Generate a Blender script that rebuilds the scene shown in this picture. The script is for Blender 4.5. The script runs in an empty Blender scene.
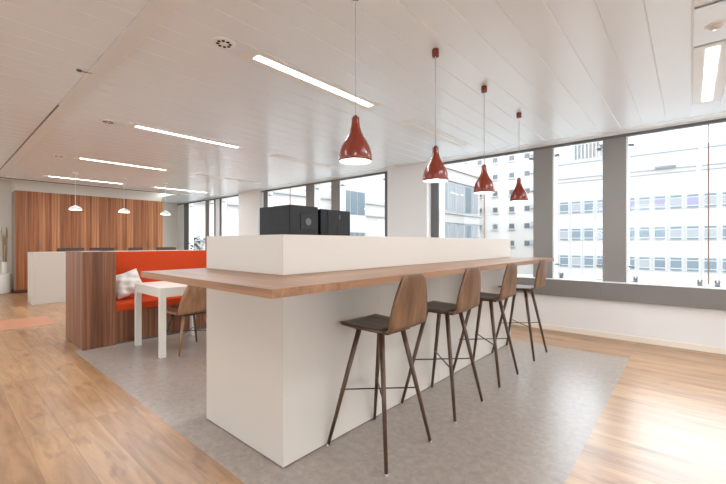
import bpy, bmesh, math, random
from mathutils import Vector, Matrix
random.seed(7)
PI = math.pi
scene = bpy.context.scene
col = scene.collection

# ------------------------------------------------------------------ camera, world, exposure
YAW = math.radians(41.13)
cam_d = bpy.data.cameras.new('camera')
cam = bpy.data.objects.new('camera', cam_d)
col.objects.link(cam)
cam_d.sensor_fit = 'HORIZONTAL'
cam_d.sensor_width = 36.0
cam_d.lens = 374.5 / 726 * 36.0
cam_d.shift_y = 0.6 / 726
cam_d.clip_end = 500
cam.location = (0, 0, 1.25)
cam.rotation_euler = (PI / 2, 0, YAW)
scene.camera = cam

world = bpy.data.worlds.new('overcast_sky')
scene.world = world
world.use_nodes = True
wn = world.node_tree.nodes
bg = wn['Background']
bg.inputs['Color'].default_value = (0.87, 0.935, 1.0, 1)
bg.inputs['Strength'].default_value = 5.4
LAMP_W = 20.0
scene.view_settings.view_transform = 'Standard'
scene.view_settings.look = 'None'
scene.view_settings.gamma = 1
scene.view_settings.use_curve_mapping = False
scene.view_settings.exposure = 0.42

H_CEIL = 2.66


# ------------------------------------------------------------------ materials
def lin(c):
    r = []
    for v in c:
        v /= 255.0
        r.append(v / 12.92 if v <= 0.04045 else ((v + 0.055) / 1.055) ** 2.4)
    return tuple(r) + (1,)


def mat(name, rgb, rough=0.5, spec=0.5, metal=0.0, emit=None, var=0.0, vscale=8.0, bump=0.0, coat=0.0):
    m = bpy.data.materials.new(name)
    m.use_nodes = True
    n, l = m.node_tree.nodes, m.node_tree.links
    b = n['Principled BSDF']
    b.inputs['Base Color'].default_value = lin(rgb)
    b.inputs['Roughness'].default_value = rough
    b.inputs['Specular IOR Level'].default_value = spec
    b.inputs['Metallic'].default_value = metal
    b.inputs['Coat Weight'].default_value = coat
    if emit:
        b.inputs['Emission Color'].default_value = lin(emit[0])
        b.inputs['Emission Strength'].default_value = emit[1]
    if var or bump:
        tc = n.new('ShaderNodeTexCoord')
        no = n.new('ShaderNodeTexNoise')
        no.inputs['Scale'].default_value = vscale
        no.inputs['Detail'].default_value = 4
        l.new(tc.outputs['Object'], no.inputs['Vector'])
        if var:
            mx = n.new('ShaderNodeMix')
            mx.data_type = 'RGBA'
            lo = tuple(max(0, v - var) for v in rgb)
            hi = tuple(min(255, v + var) for v in rgb)
            mx.inputs['A'].default_value = lin(lo)
            mx.inputs['B'].default_value = lin(hi)
            l.new(no.outputs['Fac'], mx.inputs['Factor'])
            l.new(mx.outputs['Result'], b.inputs['Base Color'])
        if bump:
            bp = n.new('ShaderNodeBump')
            bp.inputs['Strength'].default_value = bump
            bp.inputs['Distance'].default_value = 0.01
            l.new(no.outputs['Fac'], bp.inputs['Height'])
            l.new(bp.outputs['Normal'], b.inputs['Normal'])
    return m


def wood(name, cols, scale, rough=0.4, spec=0.4, detail=6, contrast=(0.3, 0.7), strips=None, bump=0.0):
    """grain stretched along the axis whose scale is small; strips = (axis, width) gives veneer leaves of varying tone"""
    m = bpy.data.materials.new(name)
    m.use_nodes = True
    n, l = m.node_tree.nodes, m.node_tree.links
    b = n['Principled BSDF']
    b.inputs['Roughness'].default_value = rough
    b.inputs['Specular IOR Level'].default_value = spec
    tc = n.new('ShaderNodeTexCoord')
    mp = n.new('ShaderNodeMapping')
    mp.inputs['Scale'].default_value = scale
    l.new(tc.outputs['Object'], mp.inputs['Vector'])
    vec = mp.outputs['Vector']
    no = n.new('ShaderNodeTexNoise')
    no.inputs['Scale'].default_value = 1.0
    no.inputs['Detail'].default_value = detail
    no.inputs['Roughness'].default_value = 0.62
    no.inputs['Distortion'].default_value = 0.25
    l.new(vec, no.inputs['Vector'])
    fac = no.outputs['Fac']
    if strips:
        ax, w = strips
        sp = n.new('ShaderNodeSeparateXYZ')
        l.new(tc.outputs['Object'], sp.inputs[0])
        dv = n.new('ShaderNodeMath'); dv.operation = 'DIVIDE'; dv.inputs[1].default_value = w
        l.new(sp.outputs[ax], dv.inputs[0])
        fl = n.new('ShaderNodeMath'); fl.operation = 'FLOOR'
        l.new(dv.outputs[0], fl.inputs[0])
        wh = n.new('ShaderNodeTexWhiteNoise'); wh.noise_dimensions = '1D'
        l.new(fl.outputs[0], wh.inputs['W'])
        ma = n.new('ShaderNodeMath'); ma.operation = 'MULTIPLY_ADD'
        ma.inputs[1].default_value = 0.20; ma.inputs[2].default_value = -0.10
        l.new(wh.outputs['Value'], ma.inputs[0])
        ad = n.new('ShaderNodeMath'); ad.operation = 'ADD'
        l.new(fac, ad.inputs[0]); l.new(ma.outputs[0], ad.inputs[1])
        fac = ad.outputs[0]
    cr = n.new('ShaderNodeValToRGB')
    e = cr.color_ramp.elements
    e[0].position = contrast[0]; e[0].color = lin(cols[0])
    e[1].position = contrast[1]; e[1].color = lin(cols[-1])
    for i, c in enumerate(cols[1:-1]):
        k = e.new(contrast[0] + (contrast[1] - contrast[0]) * (i + 1) / (len(cols) - 1))
        k.color = lin(c)
    l.new(fac, cr.inputs['Fac'])
    l.new(cr.outputs['Color'], b.inputs['Base Color'])
    if bump:
        bp = n.new('ShaderNodeBump')
        bp.inputs['Strength'].default_value = bump
        bp.inputs['Distance'].default_value = 0.002
        l.new(no.outputs['Fac'], bp.inputs['Height'])
        l.new(bp.outputs['Normal'], b.inputs['Normal'])
    return m


def plank_floor(name, c1, c2, dark):
    m = bpy.data.materials.new(name)
    m.use_nodes = True
    n, l = m.node_tree.nodes, m.node_tree.links
    b = n['Principled BSDF']
    tc = n.new('ShaderNodeTexCoord')
    br = n.new('ShaderNodeTexBrick')
    br.inputs['Scale'].default_value = 1.0
    br.inputs['Brick Width'].default_value = 1.35
    br.inputs['Row Height'].default_value = 0.19
    br.inputs['Mortar Size'].default_value = 0.0016
    br.inputs['Mortar Smooth'].default_value = 0.1
    br.offset = 0.37
    br.offset_frequency = 1
    br.inputs['Color1'].default_value = lin(c1)
    br.inputs['Color2'].default_value = lin(c2)
    br.inputs['Mortar'].default_value = lin(dark)
    l.new(tc.outputs['Object'], br.inputs['Vector'])
    mp = n.new('ShaderNodeMapping')
    mp.inputs['Scale'].default_value = (1.6, 13, 1)
    l.new(tc.outputs['Object'], mp.inputs['Vector'])
    # break the grain from plank to plank
    add = n.new('ShaderNodeVectorMath'); add.operation = 'MULTIPLY_ADD'
    add.inputs[1].default_value = (40, 40, 40)
    l.new(br.outputs['Color'], add.inputs[0])
    l.new(mp.outputs['Vector'], add.inputs[2])
    no = n.new('ShaderNodeTexNoise')
    no.inputs['Scale'].default_value = 1.3
    no.inputs['Detail'].default_value = 7
    no.inputs['Roughness'].default_value = 0.6
    no.inputs['Distortion'].default_value = 0.5
    l.new(add.outputs[0], no.inputs['Vector'])
    cr = n.new('ShaderNodeValToRGB')
    e = cr.color_ramp.elements
    e[0].position = 0.27; e[0].color = (0.58, 0.50, 0.44, 1)
    e[1].position = 0.62; e[1].color = (1.05, 1.03, 1.0, 1)
    l.new(no.outputs['Fac'], cr.inputs['Fac'])
    mx = n.new('ShaderNodeMix'); mx.data_type = 'RGBA'; mx.blend_type = 'MULTIPLY'
    mx.inputs['Factor'].default_value = 0.95
    l.new(br.outputs['Color'], mx.inputs['A'])
    l.new(cr.outputs['Color'], mx.inputs['B'])
    # knots
    mp2 = n.new('ShaderNodeMapping')
    mp2.inputs['Scale'].default_value = (2.2, 7.0, 1)
    l.new(tc.outputs['Object'], mp2.inputs['Vector'])
    n2 = n.new('ShaderNodeTexNoise')
    n2.inputs['Scale'].default_value = 1.2
    n2.inputs['Detail'].default_value = 3
    l.new(mp2.outputs['Vector'], n2.inputs['Vector'])
    c2r = n.new('ShaderNodeValToRGB')
    e = c2r.color_ramp.elements
    e[0].position = 0.27; e[0].color = (0.52, 0.42, 0.36, 1)
    e[1].position = 0.40; e[1].color = (1, 1, 1, 1)
    l.new(n2.outputs['Fac'], c2r.inputs['Fac'])
    m2 = n.new('ShaderNodeMix'); m2.data_type = 'RGBA'; m2.blend_type = 'MULTIPLY'
    m2.inputs['Factor'].default_value = 0.85
    l.new(mx.outputs['Result'], m2.inputs['A'])
    l.new(c2r.outputs['Color'], m2.inputs['B'])
    l.new(m2.outputs['Result'], b.inputs['Base Color'])
    b.inputs['Roughness'].default_value = 0.3
    b.inputs['Specular IOR Level'].default_value = 0.75
    bp = n.new('ShaderNodeBump')
    bp.inputs['Strength'].default_value = 0.25
    bp.inputs['Distance'].default_value = 0.002
    l.new(br.outputs['Fac'], bp.inputs['Height'])
    bp.invert = True
    l.new(bp.outputs['Normal'], b.inputs['Normal'])
    return m


def glass_pane(name, tint=(0.97, 0.985, 0.99, 1)):
    m = bpy.data.materials.new(name)
    m.use_nodes = True
    n, l = m.node_tree.nodes, m.node_tree.links
    n.remove(n['Principled BSDF'])
    out = n['Material Output']
    tr = n.new('ShaderNodeBsdfTransparent'); tr.inputs['Color'].default_value = tint
    gl = n.new('ShaderNodeBsdfGlossy'); gl.inputs['Roughness'].default_value = 0.02
    lw = n.new('ShaderNodeLayerWeight'); lw.inputs['Blend'].default_value = 0.5
    pw = n.new('ShaderNodeMath'); pw.operation = 'POWER'; pw.inputs[1].default_value = 5.0
    l.new(lw.outputs['Facing'], pw.inputs[0])
    fr = n.new('ShaderNodeMath'); fr.operation = 'MULTIPLY_ADD'; fr.inputs[1].default_value = 0.5; fr.inputs[2].default_value = 0.012
    l.new(pw.outputs[0], fr.inputs[0])
    mx = n.new('ShaderNodeMixShader')
    l.new(fr.outputs[0], mx.inputs[0]); l.new(tr.outputs[0], mx.inputs[1]); l.new(gl.outputs[0], mx.inputs[2])
    l.new(mx.outputs[0], out.inputs['Surface'])
    return m


def vinyl_floor(name):
    m = bpy.data.materials.new(name)
    m.use_nodes = True
    n, l = m.node_tree.nodes, m.node_tree.links
    b = n['Principled BSDF']
    tc = n.new('ShaderNodeTexCoord')
    a = n.new('ShaderNodeTexNoise'); a.inputs['Scale'].default_value = 22.0; a.inputs['Detail'].default_value = 8
    a.inputs['Roughness'].default_value = 0.75; a.inputs['Distortion'].default_value = 0.6
    l.new(tc.outputs['Object'], a.inputs['Vector'])
    cr = n.new('ShaderNodeValToRGB')
    e = cr.color_ramp.elements
    e[0].position = 0.32; e[0].color = lin((136, 122, 111))
    e[1].position = 0.68; e[1].color = lin((166, 152, 140))
    l.new(a.outputs['Fac'], cr.inputs['Fac'])
    l.new(cr.outputs['Color'], b.inputs['Base Color'])
    b.inputs['Roughness'].default_value = 0.3
    b.inputs['Specular IOR Level'].default_value = 0.65
    return m


M = {}
M['wall'] = mat('white_wall_paint', (230, 225, 220), 0.7, 0.3, var=2, vscale=1.5)
M['wall_warm'] = mat('cream_wall_paint', (222, 214, 202), 0.7, 0.3, var=2, vscale=1.5)
M['ceiling'] = mat('white_lacquered_ceiling_panel', (240, 246, 250), 0.25, 0.5)
M['ceiling_gap'] = mat('panel_joint', (248, 248, 248), 0.6, 0.3)
M['white_frame'] = mat('white_painted_metal', (235, 235, 233), 0.4, 0.5)
M['gray_panel'] = mat('warm_gray_window_panel', (134, 128, 123), 0.45, 0.4, var=3, vscale=2)
M['dark_frame'] = mat('dark_gray_window_frame', (98, 96, 95), 0.4, 0.5)
M['sill_band'] = mat('gray_convector_casing', (124, 117, 112), 0.45, 0.4)
M['sill_top'] = mat('pale_sill', (225, 224, 222), 0.35, 0.5)
M['glass'] = glass_pane('window_glass')
M['joint'] = mat('glass_joint_seal', (140, 112, 98), 0.5, 0.3)
M['steel'] = mat('brushed_steel', (120, 120, 122), 0.35, 0.5, metal=0.7)
M['floor'] = plank_floor('oak_plank_floor', (188, 148, 108), (166, 127, 92), (134, 106, 82))
M['vinyl'] = vinyl_floor('gray_stone_vinyl')
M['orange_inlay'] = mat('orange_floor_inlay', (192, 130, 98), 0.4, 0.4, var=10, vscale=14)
M['baseboard'] = mat('white_baseboard_paint', (236, 222, 205), 0.45, 0.4)
M['island'] = mat('matt_white_laminate', (200, 189, 177), 0.5, 0.4, var=1, vscale=2)
M['counter'] = wood('light_walnut_counter', [(116, 77, 49), (140, 97, 64), (162, 118, 82)], (22, 1.1, 22), 0.36, 0.5, contrast=(0.3, 0.72))
M['counter_edge'] = wood('light_walnut_counter_crosswise', [(116, 77, 49), (140, 97, 64), (162, 118, 82)], (1.1, 22, 22), 0.36, 0.5, contrast=(0.3, 0.72))
M['zebra'] = wood('vertical_walnut_veneer', [(90, 54, 36), (120, 76, 52), (150, 102, 74)], (26, 26, 0.5), 0.45, 0.35, contrast=(0.32, 0.68), strips=('Y', 0.105))
M['zebra_side'] = wood('vertical_walnut_veneer_side', [(90, 54, 36), (120, 76, 52), (150, 102, 74)], (26, 26, 0.5), 0.45, 0.35, contrast=(0.32, 0.68), strips=('X', 0.105))
M['cupboard'] = wood('orange_walnut_veneer', [(132, 76, 42), (178, 112, 68), (206, 146, 98)], (24, 24, 0.45), 0.45, 0.35, contrast=(0.30, 0.70), strips=('Y', 0.14))
M['cupboard_side'] = mat('cupboard_side_gray', (150, 134, 118), 0.5, 0.4)
M['plinth'] = mat('dark_plinth', (92, 56, 42), 0.5, 0.3)
M['orange'] = mat('orange_felt', (194, 66, 26), 0.85, 0.2, var=6, vscale=60, bump=0.1)
M['pillow'] = mat('cream_cotton', (220, 212, 202), 0.9, 0.1, var=9, vscale=14, bump=0.6)
M['stool_seat'] = wood('dark_walnut_seat', [(58, 42, 32), (84, 62, 48), (118, 88, 66)], (1.5, 16, 16), 0.35, 0.5, contrast=(0.3, 0.7))
M['stool_back'] = wood('walnut_plywood_back', [(84, 54, 32), (110, 75, 46), (132, 94, 62)], (22, 14, 1.2), 0.4, 0.45, contrast=(0.3, 0.7))
M['stool_leg'] = wood('dark_walnut_leg', [(56, 38, 27), (78, 54, 38), (102, 72, 50)], (40, 40, 2), 0.42, 0.45)
M['black_rod'] = mat('black_steel_rod', (34, 32, 32), 0.4, 0.5, metal=0.3)
M['glide'] = mat('pale_felt_glide', (190, 184, 176), 0.7, 0.2)
M['chair_wood'] = wood('oak_chair_shell', [(134, 94, 64), (156, 114, 82), (176, 134, 100)], (20, 14, 1.4), 0.42, 0.4)
M['red'] = mat('terracotta_gloss_metal', (116, 41, 23), 0.26, 0.45, coat=0.15)
M['red_inner'] = mat('white_shade_inside', (250, 248, 244), 0.5, 0.3)
M['bulb'] = mat('lit_opal_bulb', (255, 244, 228), 0.4, 0.3, emit=((255, 240, 220), 5.0))
M['cable'] = mat('gray_fabric_cable', (176, 170, 166), 0.6, 0.3)
M['diffuser'] = mat('lit_diffuser', (255, 255, 255), 0.5, 0.3, emit=((255, 250, 244), 4.0))
M['diffuser_off'] = mat('unlit_diffuser', (244, 243, 240), 0.3, 0.5)
M['white_plastic'] = mat('white_plastic', (236, 234, 230), 0.4, 0.5)
M['hole'] = mat('dark_vent_opening', (44, 42, 40), 0.8, 0.1)
M['white_table'] = mat('white_lacquer_table', (216, 208, 196), 0.3, 0.5)
M['black_gloss'] = mat('black_machine_casing', (14, 12, 11), 0.38, 0.25)
M['black_side'] = mat('charcoal_machine_side', (38, 34, 32), 0.45, 0.25)
M['black_matt'] = mat('black_plastic', (22, 21, 21), 0.5, 0.4)
M['gray_disc'] = mat('gray_fan_disc', (92, 88, 86), 0.4, 0.4)
M['dark_uph'] = mat('dark_brown_upholstery', (84, 66, 58), 0.8, 0.2, var=4, vscale=40)
M['planter'] = mat('white_glazed_pot', (226, 220, 210), 0.4, 0.4, var=3)
M['reed'] = mat('dried_reed', (170, 146, 112), 0.8, 0.2, var=14, vscale=20)
M['leaf'] = mat('green_leaf', (58, 84, 48), 0.5, 0.4, var=16, vscale=20)
M['soil'] = mat('dark_soil', (60, 46, 38), 0.9, 0.1, var=8, vscale=60)
M['pend_white'] = mat('white_pendant_metal', (240, 236, 230), 0.35, 0.5)
def fmat(name, rgb, *a, **k):
    out = []
    for v in lin(rgb)[:3]:
        v *= 0.45
        out.append(255 * (1.055 * v ** (1 / 2.4) - 0.055))
    return mat(name, tuple(out), *a, **k)


M['facade'] = fmat('white_rendered_facade', (216, 209, 202), 0.8, 0.2, var=4, vscale=0.3)
M['facade_line'] = fmat('gray_facade_ledge', (188, 190, 194), 0.8, 0.2)
M['facade_cool'] = fmat('cool_white_facade', (208, 210, 212), 0.8, 0.2, var=4, vscale=0.3)
M['facade_seam'] = fmat('pale_facade_seam', (200, 199, 200), 0.8, 0.2)
M['facade_edge'] = fmat('pale_blue_roof_edge', (196, 203, 212), 0.8, 0.2)
M['tower'] = fmat('bright_white_tower_render', (244, 237, 229), 0.8, 0.2)
M['far_pane'] = fmat('blue_gray_far_window', (112, 126, 134), 0.3, 0.5)
M['far_pane_dark'] = fmat('dark_far_window', (124, 124, 128), 0.4, 0.4)
M['far_blind'] = fmat('lilac_blind', (166, 158, 184), 0.8, 0.2)
M['far_gray_blind'] = fmat('gray_blind', (176, 176, 178), 0.8, 0.2)
M['far_frame'] = fmat('white_far_window_frame', (216, 220, 222), 0.6, 0.3)
M['street'] = fmat('pale_bounce_ground', (222, 222, 220), 0.9, 0.1)  # ground colour raised to bounce daylight up onto the ceiling


# ------------------------------------------------------------------ mesh helpers
def add_box(bm, x0, x1, y0, y1, z0, z1, bevel=0.0, seg=2, mi=0):
    vs = [bm.verts.new((x, y, z)) for x in (x0, x1) for y in (y0, y1) for z in (z0, z1)]
    idx = [(0, 1, 3, 2), (4, 6, 7, 5), (0, 4, 5, 1), (2, 3, 7, 6), (0, 2, 6, 4), (1, 5, 7, 3)]
    fs = [bm.faces.new([vs[i] for i in q]) for q in idx]
    for f in fs:
        f.material_index = mi
    if bevel > 0:
        es = list({e for f in fs for e in f.edges})
        bmesh.ops.bevel(bm, geom=es, offset=bevel, segments=seg, profile=0.6, affect='EDGES')


def add_tube(bm, p0, p1, r0, r1=None, seg=12, square=False):
    r1 = r0 if r1 is None else r1
    p0, p1 = Vector(p0), Vector(p1)
    d = (p1 - p0).normalized()
    up = Vector((0, 0, 1)) if abs(d.z) < 0.95 else Vector((1, 0, 0))
    a = d.cross(up).normalized(); b = d.cross(a).normalized()
    n = seg
    rings = []
    for p, r in ((p0, r0), (p1, r1)):
        rings.append([bm.verts.new(p + a * r * math.cos(2 * PI * k / n) + b * r * math.sin(2 * PI * k / n)) for k in range(n)])
    for k in range(n):
        f = bm.faces.new((rings[0][k], rings[0][(k + 1) % n], rings[1][(k + 1) % n], rings[1][k]))
        f.smooth = True
    bm.faces.new(rings[0][::-1]); bm.faces.new(rings[1])


def add_lathe(bm, prof, cx=0, cy=0, seg=40, cap0=False, cap1=False):
    rings = []
    for r, z in prof:
        rings.append([bm.verts.new((cx + r * math.cos(2 * PI * k / seg), cy + r * math.sin(2 * PI * k / seg), z)) for k in range(seg)])
    for i in range(len(rings) - 1):
        for k in range(seg):
            f = bm.faces.new((rings[i][k], rings[i][(k + 1) % seg], rings[i + 1][(k + 1) % seg], rings[i + 1][k]))
            f.smooth = True
    if cap0: bm.faces.new(rings[0][::-1])
    if cap1: bm.faces.new(rings[-1])


def add_prism(bm, pts, z0, z1, bevel=0.0):
    lo = [bm.verts.new((x, y, z0)) for x, y in pts]
    hi = [bm.verts.new((x, y, z1)) for x, y in pts]
    n = len(pts)
    fs = [bm.faces.new(lo[::-1]), bm.faces.new(hi)]
    for k in range(n):
        fs.append(bm.faces.new((lo[k], lo[(k + 1) % n], hi[(k + 1) % n], hi[k])))
    if bevel:
        es = list({e for f in fs for e in f.edges})
        bmesh.ops.bevel(bm, geom=es, offset=bevel, segments=2, profile=0.6, affect='EDGES')


def obj(name, bm, m, parent=None, loc=None):
    bmesh.ops.recalc_face_normals(bm, faces=bm.faces)
    me = bpy.data.meshes.new(name)
    bm.to_mesh(me); bm.free()
    for k in (m if isinstance(m, (list, tuple)) else [m]):
        me.materials.append(k)
    o = bpy.data.objects.new(name, me)
    col.objects.link(o)
    if parent: o.parent = parent
    if loc: o.location = loc
    return o


def NB(): return bmesh.new()


def boxobj(name, b, m, parent=None, bevel=0.0):
    bm = NB()
    for q in (b if isinstance(b, list) else [b]):
        add_box(bm, *q, bevel=bevel)
    return obj(name, bm, m, parent)


def parts(name, bs, m, parent, bevel=0.0):
    return [boxobj(name, b, m, parent, bevel) for b in bs]


def tag(o, label, cat, group=None, kind=None):
    o['label'] = label; o['category'] = cat
    if group: o['group'] = group
    if kind: o['kind'] = kind
    return o


def thing(name, label, cat, loc=(0, 0, 0), rotz=0, group=None):
    o = bpy.data.objects.new(name, None)
    col.objects.link(o)
    o.empty_display_size = 0.1
    o.location = loc; o.rotation_euler = (0, 0, rotz)
    return tag(o, label, cat, group)


def struct(name, b, m, bevel=0.0, parent=None):
    o = boxobj(name, b, m, parent, bevel)
    if parent is None: o['kind'] = 'structure'
    return o


def dup(root, loc, rotz=None, label=None):
    r = root.copy(); col.objects.link(r); r.location = loc
    if rotz is not None: r.rotation_euler = (0, 0, rotz)
    if label: r['label'] = label
    for ch in list(root.children):
        c = ch.copy(); col.objects.link(c); c.parent = r
        for g in list(ch.children):
            d = g.copy(); col.objects.link(d); d.parent = c
    return r


# ------------------------------------------------------------------ room shell
WY = 5.8            # inner face of the window wall
XL, XR, YB = -13.0, 5.2, -4.2

# floor: oak planks with a gray vinyl field under the island (one mesh, two materials)
bm = NB()
VX0, VX1, VY0, VY1 = -5.4, -0.49, 1.06, 4.92
xs = [-14.2, VX0, VX1, XR]; ys = [YB, VY0, VY1, 6.0]
for i in range(3):
    for j in range(3):
        vs = [bm.verts.new((x, y, 0)) for x, y in ((xs[i], ys[j]), (xs[i + 1], ys[j]), (xs[i + 1], ys[j + 1]), (xs[i], ys[j + 1]))]
        bm.faces.new(vs).material_index = 1 if (i == 1 and j == 1) else 0
bmesh.ops.remove_doubles(bm, verts=bm.verts, dist=1e-4)
fl = obj('floor', bm, [M['floor'], M['vinyl']]); fl['kind'] = 'structure'
# orange inlay stripe let into the planks
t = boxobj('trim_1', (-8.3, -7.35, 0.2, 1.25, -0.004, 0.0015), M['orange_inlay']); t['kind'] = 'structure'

# ceiling: lacquered panels running towards the windows, with open joints
P0, PW = 0.0105, 0.21667
bm = NB()
k = -52
while True:
    x0 = P0 + k * PW; x1 = x0 + PW
    if x0 > XR: break
    for (ya, yb) in ((YB, 0.832), (0.955, 5.59)):
        if x1 < -11.1 + 0.02 - 0 or x0 > -11.15:
            add_box(bm, x0 + 0.0012, x1 - 0.0012, ya, yb, H_CEIL, H_CEIL + 0.009, bevel=0.0045, seg=1)
    k += 1
ce = obj('ceiling', bm, M['ceiling']); ce['kind'] = 'structure'
# joint backing just above the panels
bk = boxobj('ceiling_backing', (-11.2, XR, YB, 5.595, H_CEIL + 0.0045, H_CEIL + 0.03), M['ceiling_gap']); bk['kind'] = 'structure'; bk.name = 'ceiling.001'
# far end: raised strip in front of the cupboards, plain ceiling beside it
struct('ceiling.002', (-14.2, -11.2, YB, 4.72, 2.82, 2.85), M['wall'])
struct('ceiling.003', (-14.2, -11.2, 4.72, WY + 0.02, H_CEIL, H_CEIL + 0.03), M['ceiling'])
struct('trim_2', [(-11.215, -11.2, YB, 4.72, H_CEIL - 0.012, 2.82)], M['dark_frame'])
# flush beam across the panels
struct('trim_3', [(-4.85, XR, 0.832, 0.845, H_CEIL - 0.008, H_CEIL + 0.012), (-11.1, XR, 0.845, 0.955, H_CEIL - 0.008, H_CEIL + 0.012)], M['white_frame'])
struct('trim_4', (-11.1, -4.85, 0.832, 0.845, H_CEIL - 0.001, H_CEIL + 0.012), M['dark_frame'])

# walls
WB = -14.0
struct('wall_left', [(XL - 0.2, XL, YB, 4.72, 0, 2.82), (WB - 0.2, WB, 4.70, WY + 0.3, 0, 2.82), (WB, XL - 0.19, 4.70, 4.72, 0, 2.82)], M['wall_warm'])
struct('wall_right', [(XR, XR + 0.2, YB, WY + 0.3, 0, 0.72), (XR, XR + 0.2, YB, WY + 0.3, 2.58, 2.85)]
       + [(XR, XR + 0.2, max(YB, -4.4 + q * 2.6), -3.95 + q * 2.6 if q < 4 else WY + 0.3, 0.72, 2.58) for q in range(5) if q != 4]
       + [(XR, XR + 0.2, 5.6, WY + 0.3, 0.72, 2.58)], M['wall'])
for q in range(4):  # right-wall windows, added out of view for more neutral daylight
    w = bpy.data.objects.new('window_%d' % (30 + q), None); col.objects.link(w); w['kind'] = 'structure'
    y0_, y1_ = -3.95 + q * 2.6, (-4.4 + (q + 1) * 2.6 if q < 3 else 5.6)
    w.location = (XR + 0.1, (y0_ + y1_) / 2, 0.72)
    hh = (y1_ - y0_) / 2
    boxobj('pane', (-0.003, 0.003, -hh, hh, 0.02, 1.84), M['glass'], w)
    boxobj('window_frame', (-0.02, 0.02, -0.03, 0.03, 0.0, 1.86), M['white_frame'], w)
# unseen wall behind the camera; its windows are added to let in daylight
struct('wall_back', [(WB - 0.2, XR + 0.2, YB - 0.2, YB, 0, 0.72), (WB - 0.2, XR + 0.2, YB - 0.2, YB, 2.58, 2.85)]
       + [(-13.6 + q * 2.6, (-13.15 if q not in (1, 3, 5) else -11.0) + q * 2.6, YB - 0.2, YB, 0.72, 2.58) for q in range(8)], M['wall'])
for q in (0, 2, 4, 6):
    w = bpy.data.objects.new('window_%d' % (20 + q), None); col.objects.link(w); w['kind'] = 'structure'
    w.location = (-12.075 + q * 2.6, YB - 0.1, 0.72)
    boxobj('pane', (-1.075, 1.075, -0.003, 0.003, 0.02, 1.84), M['glass'], w)
    boxobj('window_frame', (-0.03, 0.03, -0.02, 0.02, 0.0, 1.86), M['white_frame'], w)
# window wall: low wall, header, gray panels, white columns
struct('wall_front', (WB, XR, WY + 0.01, WY + 0.28, 0, 0.70), M['wall'])
struct('trim_5', (WB, XR, WY - 0.05, WY + 0.01, 0.50, 0.728), M['sill_band'], bevel=0.003)
struct('trim_6', (WB, XR, WY - 0.055, WY + 0.28, 0.728, 0.742), M['sill_top'], bevel=0.002)
struct('trim_7', (WB, XR, WY - 0.006, WY + 0.03, 2.602, H_CEIL - 0.022), M['dark_frame'])
struct('trim_8', [(WB, XR, WY - 0.012, WY + 0.25, H_CEIL - 0.020, H_CEIL + 0.03), (-11.2, XR, 5.595, WY - 0.012, H_CEIL - 0.006, H_CEIL + 0.03)], M['white_frame'])
for k, xj in enumerate((-6.73, -1.61, -0.88, 0.75)):
    struct('trim_%d' % (20 + k), (xj - 0.002, xj + 0.002, WY - 0.0515, WY - 0.045, 0.505, 0.725), M['dark_frame'])
struct('baseboard_front', (WB, XR, WY - 0.004, WY + 0.01, 0, 0.072), M['baseboard'], bevel=0.003)
struct('baseboard_left', (XL, XL + 0.014, YB, 1.2, 0, 0.072), M['baseboard'], bevel=0.003)

nt = 30
for a, b in ((-1.738, -1.478), (-0.868, -0.614), (-6.0, -5.75), (-6.86, -6.58), (-11.87, -11.64), (3.615, 3.90), (4.48, 4.76)):
    struct('trim_%d' % nt, (a, b, WY - 0.002, WY + 0.2, 0.742, 2.655), M['gray_panel'], bevel=0.003); nt += 1
for a, b in ((-3.46, -3.315), (-4.5, -4.33), (-8.60, -8.43), (-10.95, -10.84), (-11.3, -11.2), (-13.45, -13.1), (0.94, 1.08), (1.95, 2.07)):
    struct('trim_%d' % nt, (a, b, WY - 0.002, WY + 0.2, 0.742, 2.655), M['dark_frame'], bevel=0.003); nt += 1
# white columns standing proud of the wall
for k, (a, b) in enumerate(((-4.33, -3.46), (-9.62, -8.70), (1.08, 1.95))):
    struct('wall_front_column.%03d' % k, (a, b, 5.66, WY + 0.2, 0, H_CEIL), M['wall'], bevel=0.004).name = 'wall_front.%03d' % (k + 1)
for k, (a, b) in enumerate(((-11.2, -10.95), (-14.0, -13.45), (-8.7, -8.6))):
    struct('wf', (a, b, WY, WY + 0.2, 0.742, 2.66), M['white_frame']).name = 'wall_front.%03d' % (k + 5)

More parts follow.
